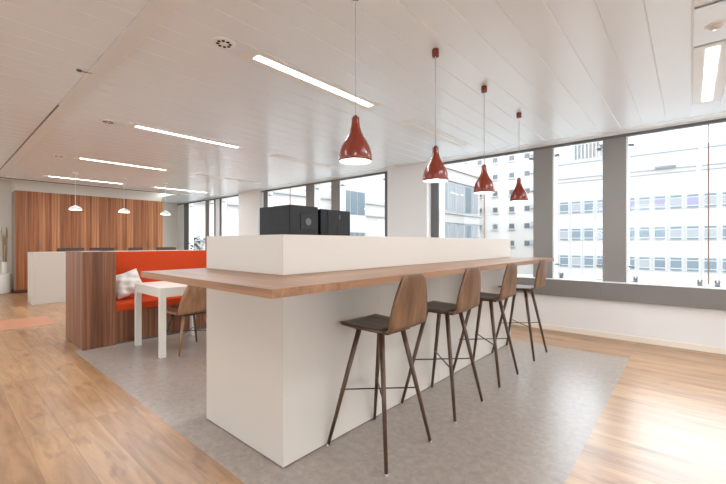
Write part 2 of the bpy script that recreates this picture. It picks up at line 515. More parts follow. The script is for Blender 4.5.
# windows
openings = [(-0.614, 0.94, (0.162,)), (-1.478, -0.868, ()), (-3.315, -1.738, (-2.545,)), (-5.75, -4.5, ()),
            (-6.58, -6.0, ()), (-8.43, -6.86, (-7.64,)), (-10.84, -9.62, ()), (-11.64, -11.3, ()), (-13.1, -11.87, ()), (2.07, 3.615, (2.84,)), (3.90, 4.48, ()), (4.76, 5.18, ())]
for wi, (a, b, joints) in enumerate(openings):
    w = bpy.data.objects.new('window_%d' % (wi + 1), None)
    col.objects.link(w); w['kind'] = 'structure'
    w.location = ((a + b) / 2, WY + 0.14, 0.742)
    x0, x1 = a - (a + b) / 2, b - (a + b) / 2
    h = 2.66 - 0.742
    # slim white frame (also the white reveal)
    bm = NB()
    add_box(bm, x0, x0 + 0.022, -0.13, 0.03, 0, h); add_box(bm, x1 - 0.006, x1, -0.03, 0.03, 0, h)
    add_box(bm, x0 + 0.022, x1 - 0.006, -0.02, 0.03, 0, 0.02); add_box(bm, x0 + 0.022, x1 - 0.006, -0.02, 0.03, h - 0.02, h)
    obj('window_frame', bm, M['white_frame'], w)
    bm = NB()
    add_box(bm, x0 + 0.022, x1 - 0.006, 0.0, 0.006, 0.02, h - 0.02)
    obj('pane', bm, M['glass'], w)
    for j in joints:
        jx = j - (a + b) / 2
        bm = NB(); add_box(bm, jx - 0.006, jx + 0.006, -0.008, 0.012, 0.02, h - 0.02)
        obj('glass_joint', bm, M['joint'], w)
    # small steel clips holding the inner pane
    cl = [(x0 + 0.05, 1.76), (x1 - 0.05, 1.76), (x0 + 0.05, 0.2), (x1 - 0.05, 0.2)]
    for cx_, cz in cl:
        bm = NB(); add_box(bm, cx_ - 0.028, cx_ + 0.028, -0.10, -0.004, cz - 0.011, cz + 0.011, bevel=0.003)
        obj('clip', bm, M['steel'], w)
    for cx_ in ([x0 + 0.09] if not joints else [x0 + 0.09, joints[0] - (a + b) / 2 - 0.075, joints[0] - (a + b) / 2 + 0.075]):
        bm = NB()
        add_box(bm, cx_ - 0.022, cx_ + 0.022, -0.05, -0.004, 0, 0.05, bevel=0.003)
        add_box(bm, cx_ - 0.022, cx_ - 0.008, -0.05, -0.004, 0.05, 0.075); add_box(bm, cx_ + 0.008, cx_ + 0.022, -0.05, -0.004, 0.05, 0.075)
        obj('foot_clip', bm, M['steel'], w)

# ------------------------------------------------------------------ outside
struct('ground', (-140, 90, -120, 150, -12.3, -12), M['street'])['kind'] = 'structure'
bpy.data.objects['ground'].name = 'floor.001'

# long white office building across the street, parallel to the room
BY = 52.0
ob_ = thing('office_building', 'long white office building across the street with rows of lilac and blue gray windows', 'building', (0, BY, -12))
bm = NB()
add_box(bm, -15.0, 45, 0, 14, 0, 21.2)
obj('facade_wall', bm, M['facade'], ob_)
boxobj('parapet', [(-15.0, 45, 0.9, 14, 21.2, 23.2)], M['facade'], ob_)
parts('roof_edge', [(-15.2, 45.2, 0.78, 14, 23.2, 23.6)], M['facade_edge'], ob_)
parts('ledge', [(-15.1, 45.1, -0.1, 0.0, 20.75, 20.83), (-15.1, 45.1, -0.12, 0.9, 21.2, 21.29)], M['facade_line'], ob_)
boxobj('roof_lamp', [(-2.9, -1.1, -0.45, -0.12, 21.31, 21.5)], M['far_pane'], ob_)
for q in range(7):
    boxobj('roof_louvre', (-11.6 + q * 0.42, -11.45 + q * 0.42, 3.5, 3.8, 23.2, 27.5), M['facade_cool'], ob_)
boxobj('roof_plant_room', (-11.7, -8.6, 3.8, 7, 23.2, 27.3), M['facade'], ob_)
boxobj('roof_plant_room', (-8.6, -5.8, 3.2, 7, 25.6, 26.4), M['facade_cool'], ob_)
rowz = [(18.33, 0), (15.0, 1), (11.7, 2), (8.4, 3), (5.1, 3)]
for c in range(0, 25):
    x = -12.55 + c * 1.345
    boxobj('facade_seam', (x - 0.03, x + 0.01, -0.03, 0, 0.4, 18.2), M['facade_seam'], ob_)
for top, kind in rowz[:3]:
    for c in range(0, 25):
        x = -12.4 + c * 1.345
        rnd = random.random()
        fr = NB(); add_box(fr, x, x + 1.03, -0.07, 0.0, top - 1.48, top)
        f = obj('window', fr, M['far_frame'], ob_)
        bl = M['far_blind'] if kind == 0 and c > 4 and rnd > 0.1 else (M['far_gray_blind'] if rnd < 0.3 else M['far_pane'])
        p = NB(); add_box(p, x + 0.06, x + 0.97, -0.10, -0.07, top - 0.26, top - 0.04)
        obj('top_light', p, M['far_pane'], f)
        p = NB(); add_box(p, x + 0.06, x + 0.97, -0.10, -0.07, top - 1.44, top - 1.24)
        obj('lower_light', p, M['far_pane'], f)
        p = NB(); add_box(p, x + 0.06, x + 0.97, -0.10, -0.07, top - 1.14, top - 0.36)
        obj('pane', p, bl, f)
for top, kind in rowz[3:]:
    boxobj('ribbon_window', (-12.4, 40, -0.1, 0, top - 1.48, top), M['far_pane'], ob_)

# apartment tower with small square windows
tw = thing('apartment_tower', 'tall white apartment tower with small square windows behind the hanging red lamps', 'building', (0, 75, -12))
boxobj('facade_wall', (-42, -20.5, 0, 16, 0, 52), M['tower'], tw)
for c, xx in enumerate((-36.4, -33.1, -29.8, -26.5, -23.6)):
    for r in range(8):
        zz = 12 + 17.95 - r * 3.36
        bm = NB(); add_box(bm, xx - 0.55, xx + 0.55, -0.06, 0, zz - 0.55, zz + 0.55)
        wv = obj('window', bm, M['far_frame'], tw)
        bm = NB(); add_box(bm, xx - 0.46, xx + 0.46, -0.1, -0.06, zz - 0.45, zz + 0.45)
        obj('pane', bm, M['far_pane_dark'], wv)
        if c < 4:
            bm = NB(); add_box(bm, xx - 0.75, xx + 0.75, -0.2, 0, zz - 0.85, zz - 0.74)
            obj('window_ledge', bm, M['facade_line'], wv)
for r in range(9):
    zz = 12 + 19.2 - r * 3.36
    boxobj('balcony', (-22.9, -20.6, -0.6, 0, zz - 1.4, zz - 0.6), M['facade_cool'], tw)

# white wing with ribbon windows running away from the room
wg = thing('office_wing', 'white wing with ribbon windows running away from the room on the left', 'building', (-30, 0, -12))
boxobj('facade_wall', (-14, 0, 9.5, 68, 0, 25.4), M['facade'], wg)
parts('roof_edge', [(-14, 0.35, 9.5, 68.3, 25.4, 25.8), (-10, -2.0, 9.5, 68.0, 25.8, 28.2)], M['facade'], wg)
parts('ledge', [(0, 0.25, 9.5, 68.1, 18.0, 18.14), (0, 0.25, 9.5, 68.1, 16.5, 16.62), (0, 0.25, 9.5, 68.1, 13.4, 13.52), (0, 0.3, 9.5, 68.1, 23.4, 23.55)], M['facade_line'], wg)
for (z0, z1) in ((13.9, 16.4), (18.4, 23.2)):
    for q in range(2, 11):
        y0 = 36.0 + q * 2.85
        bm = NB(); add_box(bm, 0, 0.08, y0, y0 + 2.6, z0, z1)
        wv = obj('window', bm, M['far_frame'], wg)
        for s in range(3):
            bm = NB(); add_box(bm, 0.08, 0.12, y0 + 0.08 + s * 0.84, y0 + 0.82 + s * 0.84, z0 + 0.1, z1 - 0.1)
            obj('pane', bm, M['far_gray_blind'] if q % 3 else M['far_pane'], wv)
boxobj('bay', (0, 1.6, 29.0, 33.0, 12.6, 19.2), M['facade'], wg)
for s in range(3):
    boxobj('bay_window', (1.6, 1.66, 29.2 + s * 1.25, 30.3 + s * 1.25, 16.4, 19.0), M['far_pane'], wg)
for s in range(4):
    boxobj('bay_window', (1.6, 1.66, 29.2 + s * 0.95, 30.0 + s * 0.95, 13.6, 14.4), M['far_pane'], wg)

# ------------------------------------------------------------------ kitchen island with raised surround
IX0, IX1, IY0, IY1 = -2.58, -1.694, 1.269, 4.75
isl = thing('kitchen_island', 'long white kitchen island with a raised white surround under the red lamps', 'kitchen island', ((IX0 + IX1) / 2, IY0, 0))
ox, oy = (IX0 + IX1) / 2, IY0


def ib(b): return (b[0] - ox, b[1] - ox, b[2] - oy, b[3] - oy, b[4], b[5])


boxobj('side_panel', ib((IX0, IX1 - 0.02, IY0, IY0 + 0.04, 0.006, 1.0335)), M['island'], isl, 0.0008)
boxobj('front_panel', ib((IX1 - 0.02, IX1, IY0, IY1, 0.006, 1.0335)), M['island'], isl, 0.0008)
boxobj('end_panel', ib((IX0, IX1 - 0.02, IY1 - 0.04, IY1, 0.006, 1.0335)), M['island'], isl, 0.0008)
boxobj('cabinet_body', ib((IX0 + 0.01, IX1 - 0.02, IY0 + 0.04, IY1 - 0.04, 0.006, 0.87)), M['island'], isl)
boxobj('plinth', ib((IX0 + 0.004, IX1 - 0.004, IY0 + 0.004, IY1 - 0.004, 0.0, 0.006)), M['plinth'], isl)
boxobj('inner_worktop', ib((IX0 + 0.0, IX1 - 0.02, IY0 + 0.04, IY1 - 0.04, 0.87, 0.90)), M['white_table'], isl)
UP = 1.295
sur = parts('raised_surround', [ib((IX0, IX1 - 0.03, IY0, IY0 + 0.03, 1.07, UP)), ib((IX1 - 0.03, IX1, IY0, IY1, 1.07, UP)),
                                 ib((IX0, IX1 - 0.03, IY1 - 0.03, IY1, 1.0335, UP))], M['island'], isl, 0.0008)
for q in range(1, 4):
    yj = IY0 + (IY1 - IY0) * q / 4
    boxobj('panel_joint', ib((IX1 - 0.001, IX1 + 0.0006, yj - 0.001, yj + 0.001, 0.01, 1.033)), M['baseboard'], isl)
# drawers on the kitchen side
for q in range(4):
    y0 = IY0 + 0.06 + q * 0.845
    d = boxobj('cabinet_door', ib((IX0 - 0.012, IX0 + 0.01, y0, y0 + 0.835, 0.08, 0.86)), M['island'], isl, 0.001)
    boxobj('handle', ib((IX0 - 0.03, IX0 - 0.012, y0 + 0.32, y0 + 0.50, 0.80, 0.812)), M['steel'], d)

# wooden bar top that wraps round the island
ct = NB()
cx0, cx1, cy0, cy1 = -2.588, -1.205, 0.85, 4.79
add_box(ct, cx0, cx1, cy0, IY0 + 0.04, 1.034, 1.07, mi=1)
add_box(ct, IX1 - 0.02, cx1, IY0 + 0.04, cy1, 1.034, 1.07, mi=0)
c = obj('bar_counter_top', ct, [M['counter'], M['counter_edge']])
tag(c, 'long light walnut bar counter top wrapped around the white island', 'counter top')

# ------------------------------------------------------------------ coffee machines on the island
cm = thing('coffee_machine', 'black coffee machine with a square fan grille, nearer the counter corner', 'coffee machine', (-2.34, 1.797, 0.90))
boxobj('casing', (-0.19, 0.186, -0.128, 0.144, 0.012, 0.622), M['black_gloss'], cm, 0.006)
boxobj('side_panel', (0.186, 0.190, -0.124, 0.140, 0.03, 0.622), M['black_side'], cm, 0.001)
parts('foot', [(-0.17, -0.13, -0.11, -0.07, 0, 0.012), (-0.17, -0.13, 0.07, 0.11, 0, 0.012), (0.13, 0.17, -0.11, -0.07, 0, 0.012), (0.13, 0.17, 0.07, 0.11, 0, 0.012)], M['black_matt'], cm)
gr = boxobj('fan_grille', (0.190, 0.196, -0.033, 0.11, 0.445, 0.565), M['black_matt'], cm, 0.002)
bm = NB()
add_tube(bm, (0.196, 0.038, 0.505), (0.199, 0.038, 0.505), 0.027, seg=28)
obj('fan_hub', bm, M['gray_disc'], gr)
parts('panel_seam', [(-0.191, 0.15, -0.1288, -0.128, 0.25, 0.252), (-0.04, -0.038, -0.1288, -0.128, 0.03, 0.60)], M['black_side'], cm)
boxobj('spout', [(-0.25, -0.19, -0.03, 0.03, 0.30, 0.36)], M['steel'], cm, 0.004)
boxobj('drip_tray', [(-0.27, -0.19, -0.11, 0.11, 0.012, 0.05)], M['black_matt'], cm, 0.004)
cm2 = thing('coffee_machine', 'charcoal coffee machine with a plain side, further along behind the fan grille one', 'coffee machine', (-2.34, 2.135, 0.90))
boxobj('casing', (-0.19, 0.186, -0.165, 0.168, 0.012, 0.612), M['black_gloss'], cm2, 0.006)
boxobj('side_panel', (0.186, 0.190, -0.09, 0.163, 0.03, 0.607), M['black_side'], cm2, 0.001)
boxobj('latch', [(0.190, 0.194, 0.03, 0.042, 0.54, 0.575)], M['gray_disc'], cm2)
boxobj('hatch', [(0.190, 0.1925, 0.01, 0.15, 0.36, 0.48)], M['black_side'], cm2, 0.001)
parts('foot', [(-0.17, -0.13, -0.14, -0.10, 0, 0.012), (-0.17, -0.13, 0.10, 0.14, 0, 0.012), (0.13, 0.17, -0.14, -0.10, 0, 0.012), (0.13, 0.17, 0.10, 0.14, 0, 0.012)], M['black_matt'], cm2)
boxobj('drip_tray', [(-0.27, -0.19, -0.13, 0.13, 0.012, 0.05)], M['black_matt'], cm2, 0.004)


# ------------------------------------------------------------------ shell seats
def shell(bm, prof, th, nw=10, round_top=None, rr=0.0, dish=0.0):
    """prof: list of (x, z, halfwidth, crown); makes a bent plywood sheet of thickness th"""
    pts = [Vector((p[0], 0, p[1])) for p in prof]
    nrm = []
    for i in range(len(pts)):
        a = pts[max(i - 1, 0)]; b = pts[min(i + 1, len(pts) - 1)]
        t_ = (b - a).normalized()
        nrm.append(Vector((-t_.z, 0, t_.x)))
    top, bot = [], []
    for i, p in enumerate(prof):
        rt, rb = [], []
        for j in range(nw + 1):
            s = -1 + 2 * j / nw
            y = s * p[2]
            lift = p[3] * s * s
            v = pts[i] + Vector((0, y, 0)) + nrm[i] * lift
            rt.append(bm.verts.new(v)); rb.append(bm.verts.new(v - nrm[i] * th))
        top.append(rt); bot.append(rb)
    n = len(prof)
    for i in range(n - 1):
        for j in range(nw):
            f = bm.faces.new((top[i][j], top[i + 1][j], top[i + 1][j + 1], top[i][j + 1])); f.smooth = True
            f = bm.faces.new((bot[i][j], bot[i][j + 1], bot[i + 1][j + 1], bot[i + 1][j])); f.smooth = True
        bm.faces.new((top[i][0], bot[i][0], bot[i + 1][0], top[i + 1][0]))
        bm.faces.new((top[i][nw], top[i + 1][nw], bot[i + 1][nw], bot[i][nw]))
    for j in range(nw):
        bm.faces.new((top[0][j], top[0][j + 1], bot[0][j + 1], bot[0][j]))
        bm.faces.new((top[n - 1][j], bot[n - 1][j], bot[n - 1][j + 1], top[n - 1][j + 1]))


def tapered_leg(p_top, p_bot, r_top, r_bot, name, m, parent, glide=True):
    bm = NB()
    p0, p1 = Vector(p_top), Vector(p_bot)
    d = (p1 - p0)
    # rounded-square section: 8 sided tube
    add_tube(bm, p0, p1 - Vector((0, 0, 0.0)), r_top, r_bot, seg=10)
    # flat foot
    lg = obj(name, bm, m, parent)
    if glide:
        bm = NB(); add_tube(bm, (p1.x, p1.y, 0.0), (p1.x, p1.y, 0.012), r_bot * 1.05, seg=12)
        obj('foot_glide', bm, M['glide'], lg)
    return lg


def seat_profile(z, xf, xb, wf, wb):
    P_ = []
    L = xb - xf
    for s, dz in ((0, 0.004), (0.06, 0.0), (0.25, -0.004), (0.5, -0.006), (0.75, -0.003), (0.9, 0.0)):
        P_.append((xf + L * s, z + dz, (wf * (0.955 if s == 0 else 1) + (wb - wf) * s), 0.006))
    return P_


def back_profile(z, xb, zt, xt, wb, wt, bend=0.035):
    P_ = []
    # bend from seat
    for a in (0, 22, 45, 68, 85):
        r = math.radians(a)
        P_.append((xb - bend + bend * math.sin(r), z + bend - bend * math.cos(r), wb * (0.93 + 0.07 * a / 85), 0.006 - 0.012 * a / 85 * 0))
    x1, z1 = P_[-1][0], P_[-1][1]
    n = 9
    for i in range(1, n + 1):
        s = i / n
        w = wb + (wt - wb) * (s ** 1.8)
        # rounded top corners
        rc = 0.04; H = zt - z1; dtop = H * (1 - s)
        P_.append((x1 + (xt - x1) * s, z1 + H * s, w, 0.008))
    rc = 0.055
    x2, z2, w2 = P_[-1][0], P_[-1][1], P_[-1][2]
    for a in (25, 50, 70, 85):
        r = math.radians(a)
        P_.append((x2 + 0.01 * math.sin(r) * (xt - x1) / 0.1, z2 + rc * math.sin(r) * 0.8, w2 - rc * (1 - math.cos(r)), 0.008))
    return P_


def make_bar_stool(label):
    t = thing('bar_stool', label, 'bar stool', (0, 0, 0), 0, 'bar stools along the counter')
    bm = NB(); shell(bm, seat_profile(0.754, -0.175, 0.20, 0.178, 0.188), 0.013)
    obj('seat', bm, M['stool_seat'], t)
    bm = NB(); shell(bm, back_profile(0.753, 0.217, 1.025, 0.25, 0.188, 0.127), 0.012)
    obj('backrest', bm, M['stool_back'], t)
    bm = NB(); add_box(bm, -0.115, 0.15, -0.115, 0.115, 0.718, 0.742, bevel=0.004)
    obj('seat_frame', bm, M['stool_leg'], t)
    F = 0.226; T = (0.086, 0.10)
    for sx in (-1, 1):
        for sy in (-1, 1):
            tapered_leg((0.01 + sx * T[0], sy * T[1], 0.735), (sx * F, sy * F, 0.002), 0.017, 0.0105, 'leg', M['stool_leg'], t)
    zr = 0.345; k = (0.74 - zr) / 0.732
    q = 0.11 + (F - 0.11) * k
    bm = NB()
    add_tube(bm, (-q, -q, zr), (q, q, zr), 0.0045, seg=8)
    add_tube(bm, (-q, q, zr - 0.001), (q, -q, zr - 0.001), 0.0045, seg=8)
    obj('cross_footrest', bm, M['black_rod'], t)
    return t


SX = -1.452
s0 = make_bar_stool('dark walnut bar stool closest to the camera, at the near end of the counter')
s0.location = (SX, 1.82, 0)
dup(s0, (SX, 2.60, 0), 0, 'dark walnut bar stool second from the near end of the counter')
dup(s0, (SX, 3.405, 0), 0, 'dark walnut bar stool third from the near end of the counter')
dup(s0, (SX, 4.35, 0), 0, 'dark walnut bar stool furthest away, at the window end of the counter')

# ------------------------------------------------------------------ red pendants over the counter
def make_red_pendant(label):
    t = thing('pendant_lamp', label, 'pendant lamp', (0, 0, H_CEIL), 0, 'red pendants over the counter')
    bm = NB(); add_lathe(bm, [(0.0005, 0.0), (0.024, 0.0), (0.026, -0.004), (0.026, -0.048), (0.024, -0.052), (0.0005, -0.052)], seg=32)
    obj('ceiling_cap', bm, M['red'], t)
    top = 1.946 - H_CEIL; rim = 1.700 - H_CEIL
    bm = NB(); add_tube(bm, (0, 0, -0.05), (0, 0, top), 0.0025, seg=8)
    obj('cable', bm, M['cable'], t)
    outer = [(0.020, 1.0), (0.0215, 0.985), (0.0215, 0.90), (0.0245, 0.80), (0.033, 0.68), (0.047, 0.56), (0.064, 0.45), (0.077, 0.35), (0.0855, 0.25), (0.0905, 0.15), (0.0925, 0.06), (0.0925, 0.0)]
    H = top - rim
    prof = [(0.0005, top)] + [(r, rim + H * s) for r, s in outer] + [(0.091, rim - 0.001)]
    bm = NB(); add_lathe(bm, prof, seg=56)
    sh = obj('lamp_shade', bm, M['red'], t)
    inner = [(0.0897, rim)] + [(r - 0.003, rim + H * s) for r, s in outer[::-1][1:-4]] + [(0.0005, rim + H * 0.70)]
    bm = NB(); add_lathe(bm, inner, seg=56)
    obj('shade_lining', bm, M['red_inner'], sh)
    bm = NB(); add_lathe(bm, [(0.0005, rim + 0.012), (0.03, rim + 0.016), (0.052, rim + 0.03), (0.06, rim + 0.05), (0.052, rim + 0.075), (0.03, rim + 0.10), (0.0005, rim + 0.11)], seg=32)
    obj('bulb', bm, M['bulb'], t)
    bm = NB(); add_tube(bm, (0, 0, top), (0, 0, top + 0.008), 0.012, seg=20)
    obj('cable_grip', bm, M['black_matt'], t)
    return t


p0 = make_red_pendant('glossy terracotta red pendant lamp hanging closest to the camera, largest of the four')
p0.location = (-1.4, 1.54, H_CEIL)
dup(p0, (-1.4, 2.408, H_CEIL), 0, 'glossy terracotta red pendant lamp second from the camera, above the second stool')
dup(p0, (-1.4, 3.265, H_CEIL), 0, 'glossy terracotta red pendant lamp third from the camera, in front of the window seam')
dup(p0, (-1.4, 4.18, H_CEIL), 0, 'glossy terracotta red pendant lamp furthest from the camera, smallest of the four')

# ------------------------------------------------------------------ ceiling fittings
LN = 1.36
def make_light(label, lit=True):
    t = thing('ceiling_light', label, 'ceiling light', (0, 0, H_CEIL), 0, 'recessed linear ceiling lights')
    bm = NB()
    w = 0.104
    add_box(bm, -w, -0.045, -0.09, LN + 0.06, -0.004, 0.0)
    add_box(bm, 0.045, w, -0.09, LN + 0.06, -0.004, 0.0)
    add_box(bm, -0.045, 0.045, -0.09, 0, -0.004, 0.0)
    add_box(bm, -0.045, 0.045, LN, LN + 0.06, -0.004, 0.0)
    obj('frame', bm, M['white_plastic'], t)
    bm = NB(); add_box(bm, -0.032, 0.032, 0.004, LN - 0.004, -0.006, -0.001)
    obj('diffuser', bm, M['diffuser'] if lit else M['diffuser_off'], t)
    if not lit: return t
    ld = bpy.data.lights.new('tube_light', 'AREA'); ld.shape = 'RECTANGLE'; ld.size = 0.05; ld.size_y = LN
    ld.energy = LAMP_W; ld.color = (0.83, 0.915, 1.0)
    lo = bpy.data.objects.new('tube_light', ld); col.objects.link(lo); lo.parent = t
    lo.location = (0, LN / 2, -0.012)
    return t


LXS = [0.125, -2.478, -5.05, -7.68, -10.25]
LYS = [(1.60, 'near row'), (3.685, 'window row'), (-1.2, 'row behind')]  # the row behind the camera is added out of view, to light the room
names = {
    (0, 1): 'bright linear ceiling light at the right edge, beside the large window',
    (1, 0): 'linear ceiling light above the island, just left of the first red pendant',
    (1, 1): 'unlit linear ceiling light between the second and third red pendants, near the window wall',
    (2, 0): 'long slim linear ceiling light above the black coffee machines and white table',
    (3, 0): 'linear ceiling light over the orange bench, second from the wooden cupboards',
    (4, 0): 'linear ceiling light closest to the wooden cupboards, above the white pendants',
    (2, 1): 'unlit linear ceiling light near the windows, above the white column by the coffee machines',
    (3, 1): 'unlit linear ceiling light near the windows, between bench and far column',
    (4, 1): 'linear ceiling light in the far corner by the windows beside the cupboards',
    (0, 0): 'linear ceiling light overhead at the top right corner of the picture',
}
L0 = L1 = None
for (yy, rn) in LYS:
    for k, xx in enumerate(LXS):
        key = (k, [q[0] for q in LYS].index(yy))
        lb = names.get(key, 'added unseen linear ceiling light in the row behind the camera, ' + ['at the right', 'level with the island', 'level with the white table', 'level with the bench', 'furthest left'][k])
        if yy == 3.685 and 0 < k < 4:
            if L1 is None:
                L1 = make_light(lb, False); L1.location = (xx, yy, H_CEIL)
            else:
                dup(L1, (xx, yy, H_CEIL), 0, lb)
        elif L0 is None:
            L0 = make_light(lb); L0.location = (xx, yy, H_CEIL - 0.0)
        else:
            dup(L0, (xx, yy, H_CEIL), 0, lb)


def make_vent(label):
    t = thing('ceiling_vent', label, 'air vent', (0, 0, H_CEIL), 0, 'round ceiling vents')
    bm = NB(); add_lathe(bm, [(0.0005, -0.008), (0.02, -0.009), (0.06, -0.008), (0.076, -0.004), (0.08, 0.0)], seg=36, cap1=True)
    d = obj('vent_disc', bm, M['white_plastic'], t)
    for q in range(8):
        a = q * PI / 4 + 0.2
        bm = NB(); add_tube(bm, (0.042 * math.cos(a), 0.042 * math.sin(a), -0.0102), (0.042 * math.cos(a), 0.042 * math.sin(a), -0.006), 0.012, seg=14)
        obj('vent_opening', bm, M['hole'], d)
    return t


v0 = make_vent('round white ceiling vent with dark openings, close to the camera beside the first long light')
v0.location = (-2.478, 1.345, H_CEIL)
dup(v0, (-5.10, 1.33, H_CEIL), 0, 'smaller looking round ceiling vent before the second long light')
dup(v0, (-7.70, 1.33, H_CEIL), 0, 'distant round ceiling vent before the third long light')

t = thing('motion_sensor', 'round pale motion sensor on the ceiling panel at the top right', 'sensor', (0.125, 3.32, H_CEIL))
bm = NB(); add_lathe(bm, [(0.055, 0.0), (0.055, -0.006), (0.048, -0.010), (0.0005, -0.011)], seg=32, cap0=True)
obj('base_ring', bm, M['white_plastic'], t)
bm = NB(); add_lathe(bm, [(0.036, -0.010), (0.034, -0.020), (0.024, -0.030), (0.0005, -0.034)], seg=32, cap0=True)
obj('lens', bm, mat('pale_sensor_lens', (206, 196, 188), 0.3, 0.5), t)
boxobj('blank_panel', [(-0.104, 0.104, -0.33, 0.30, -0.004, 0.0)], M['ceiling'], t)

t = thing('smoke_detector', 'small gray ceiling fitting with a short arm beside the white ceiling strip', 'smoke detector', (-3.76, 0.78, H_CEIL))
bm = NB(); add_lathe(bm, [(0.02, 0.0), (0.02, -0.006), (0.015, -0.012), (0.0005, -0.014)], seg=24, cap0=True)
obj('housing', bm, M['gray_disc'], t)
bm = NB(); add_tube(bm, (0, 0, -0.009), (0.03, 0.08, -0.008), 0.004, seg=8)
obj('arm', bm, M['steel'], t)

# ------------------------------------------------------------------ bench with orange upholstery
bx0, bx1 = -6.13, -5.281
t = thing('bench', 'high backed walnut bench with orange upholstered seat and back', 'bench', ((bx0 + bx1) / 2, 1.12, 0))
ox, oy = (bx0 + bx1) / 2, 1.12
BL = 3.55
boxobj('end_block', ib((bx0, bx1, 1.128, 1.461, 0.0, 1.14)), [M['zebra']], t, 0.001)
boxobj('end_block', ib((bx0, bx1, BL, BL + 0.32, 0.0, 1.14)), M['zebra'], t, 0.001)
boxobj('front_panel', ib((bx1 - 0.05, bx1 - 0.02, 1.461, BL, 0.02, 0.405)), M['zebra'], t)
boxobj('seat_base', ib((bx0, bx1 - 0.05, 1.461, BL, 0.02, 0.405)), M['zebra'], t)
boxobj('plinth', ib((bx0 + 0.02, bx1 - 0.035, 1.461, BL, 0.0, 0.02)), M['steel'], t)
boxobj('seat_cushion', ib((-5.83, bx1, 1.463, BL - 0.002, 0.405, 0.497)), M['orange'], t, 0.012)
boxobj('back_cushion', ib((-5.95, -5.83, 1.463, BL - 0.002, 0.405, 1.126)), M['orange'], t, 0.008)
boxobj('back_board', ib((bx0, -5.95, 1.461, BL, 0.405, 1.12)), M['zebra'], t)

# pillow
def pillow_mesh(w, h, th, n=18):
    bm = NB()
    g = {}
    for sgn in (1, -1):
        for i in range(n + 1):
            for j in range(n + 1):
                u = -1 + 2 * i / n; v = -1 + 2 * j / n
                if sgn == -1 and (i in (0, n) or j in (0, n)):
                    g[(sgn, i, j)] = g[(1, i, j)]; continue
                e = (1 - abs(u) ** 3) * (1 - abs(v) ** 3)
                pinch = 1 - 0.07 * (1 - abs(v)) * (abs(u)) - 0.0
                pinch2 = 1 - 0.07 * (1 - abs(u)) * (abs(v))
                wr = 0.022 * math.sin(7 * u + 4 * v) * math.cos(6 * v - 2 * u) * e + 0.016 * math.sin(13 * u * v + 3)* e
                g[(sgn, i, j)] = bm.verts.new((sgn * th * 0.5 * e ** 0.6 + wr, u * w / 2 * pinch, v * h / 2 * pinch2))
    for sgn in (1, -1):
        for i in range(n):
            for j in range(n):
                q = [g[(sgn, i, j)], g[(sgn, i + 1, j)], g[(sgn, i + 1, j + 1)], g[(sgn, i, j + 1)]]
                if len(set(q)) == 4:
                    f = bm.faces.new(q); f.smooth = True
    return bm


o = obj('pillow', pillow_mesh(0.36, 0.33, 0.14), M['pillow'])
o.location = (-5.64, 1.69, 0.70); o.rotation_euler = (math.radians(18), math.radians(-20), math.radians(-6))
tag(o, 'crumpled cream pillow leaning in the corner of the orange bench', 'pillow')

# ------------------------------------------------------------------ white table and chair at the bench
tx0, tx1, ty0, ty1 = -5.09, -4.29, 1.60, 2.33
t = thing('side_table', 'square white table with thick square legs in front of the orange bench', 'table', ((tx0 + tx1) / 2, (ty0 + ty1) / 2, 0))
hx, hy = (tx1 - tx0) / 2, (ty1 - ty0) / 2
boxobj('tabletop', (-hx, hx, -hy, hy, 0.735, 0.757), M['white_table'], t, 0.002)
parts('apron', [(-hx + 0.004, hx - 0.004, -hy + 0.004, -hy + 0.022, 0.655, 0.735), (-hx + 0.004, hx - 0.004, hy - 0.022, hy - 0.004, 0.655, 0.735),
                 (-hx + 0.004, -hx + 0.022, -hy + 0.022, hy - 0.022, 0.655, 0.735), (hx - 0.022, hx - 0.004, -hy + 0.022, hy - 0.022, 0.655, 0.735)], M['white_table'], t)
for sx in (-1, 1):
    for sy in (-1, 1):
        cx_, cy_ = sx * (hx - 0.032), sy * (hy - 0.032)
        boxobj('leg', (cx_ - 0.030, cx_ + 0.030, cy_ - 0.030, cy_ + 0.030, 0, 0.735), M['white_table'], t, 0.002)

t = thing('dining_chair', 'oak plywood shell chair pushed up to the white table', 'chair', (-4.42, 1.955, 0), math.radians(3))
bm = NB(); shell(bm, seat_profile(0.462, -0.21, 0.20, 0.20, 0.225), 0.012)
obj('seat', bm, M['chair_wood'], t)
bm = NB(); shell(bm, back_profile(0.461, 0.225, 0.82, 0.32, 0.226, 0.15), 0.012)
obj('backrest', bm, M['chair_wood'], t)
boxobj('seat_frame', (-0.13, 0.15, -0.13, 0.13, 0.42, 0.447), M['stool_leg'], t, 0.003)
for sx in (-1, 1):
    for sy in (-1, 1):
        tapered_leg((0.01 + sx * 0.12, sy * 0.12, 0.44), (0.0 + sx * 0.225, sy * 0.22, 0.008), 0.017, 0.011, 'leg', M['stool_leg'] if sx < 0 else M['chair_wood'], t)
bm = NB()
add_tube(bm, (-0.18, -0.18, 0.22), (0.18, 0.18, 0.22), 0.0045, seg=8); add_tube(bm, (-0.18, 0.18, 0.219), (0.18, -0.18, 0.219), 0.0045, seg=8)
obj('cross_rail', bm, M['black_rod'], t)

# ------------------------------------------------------------------ far end: white high table, bar chairs, cupboards
t = thing('high_table', 'plain white block high table in front of the wooden cupboards', 'high table', (-10.21, 1.295, 0))
boxobj('end_panel', (-0.295, 0.30, 0.0, 0.05, 0, 1.05), M['island'], t, 0.001)
boxobj('front_panel', (0.255, 0.30, 0.05, 3.3, 0, 1.05), M['island'], t, 0.001)
boxobj('tabletop', (-0.295, 0.255, 0.05, 3.3, 1.01, 1.05), M['island'], t, 0.001)
boxobj('end_panel', (-0.295, 0.255, 3.25, 3.3, 0, 1.01), M['island'], t, 0.001)


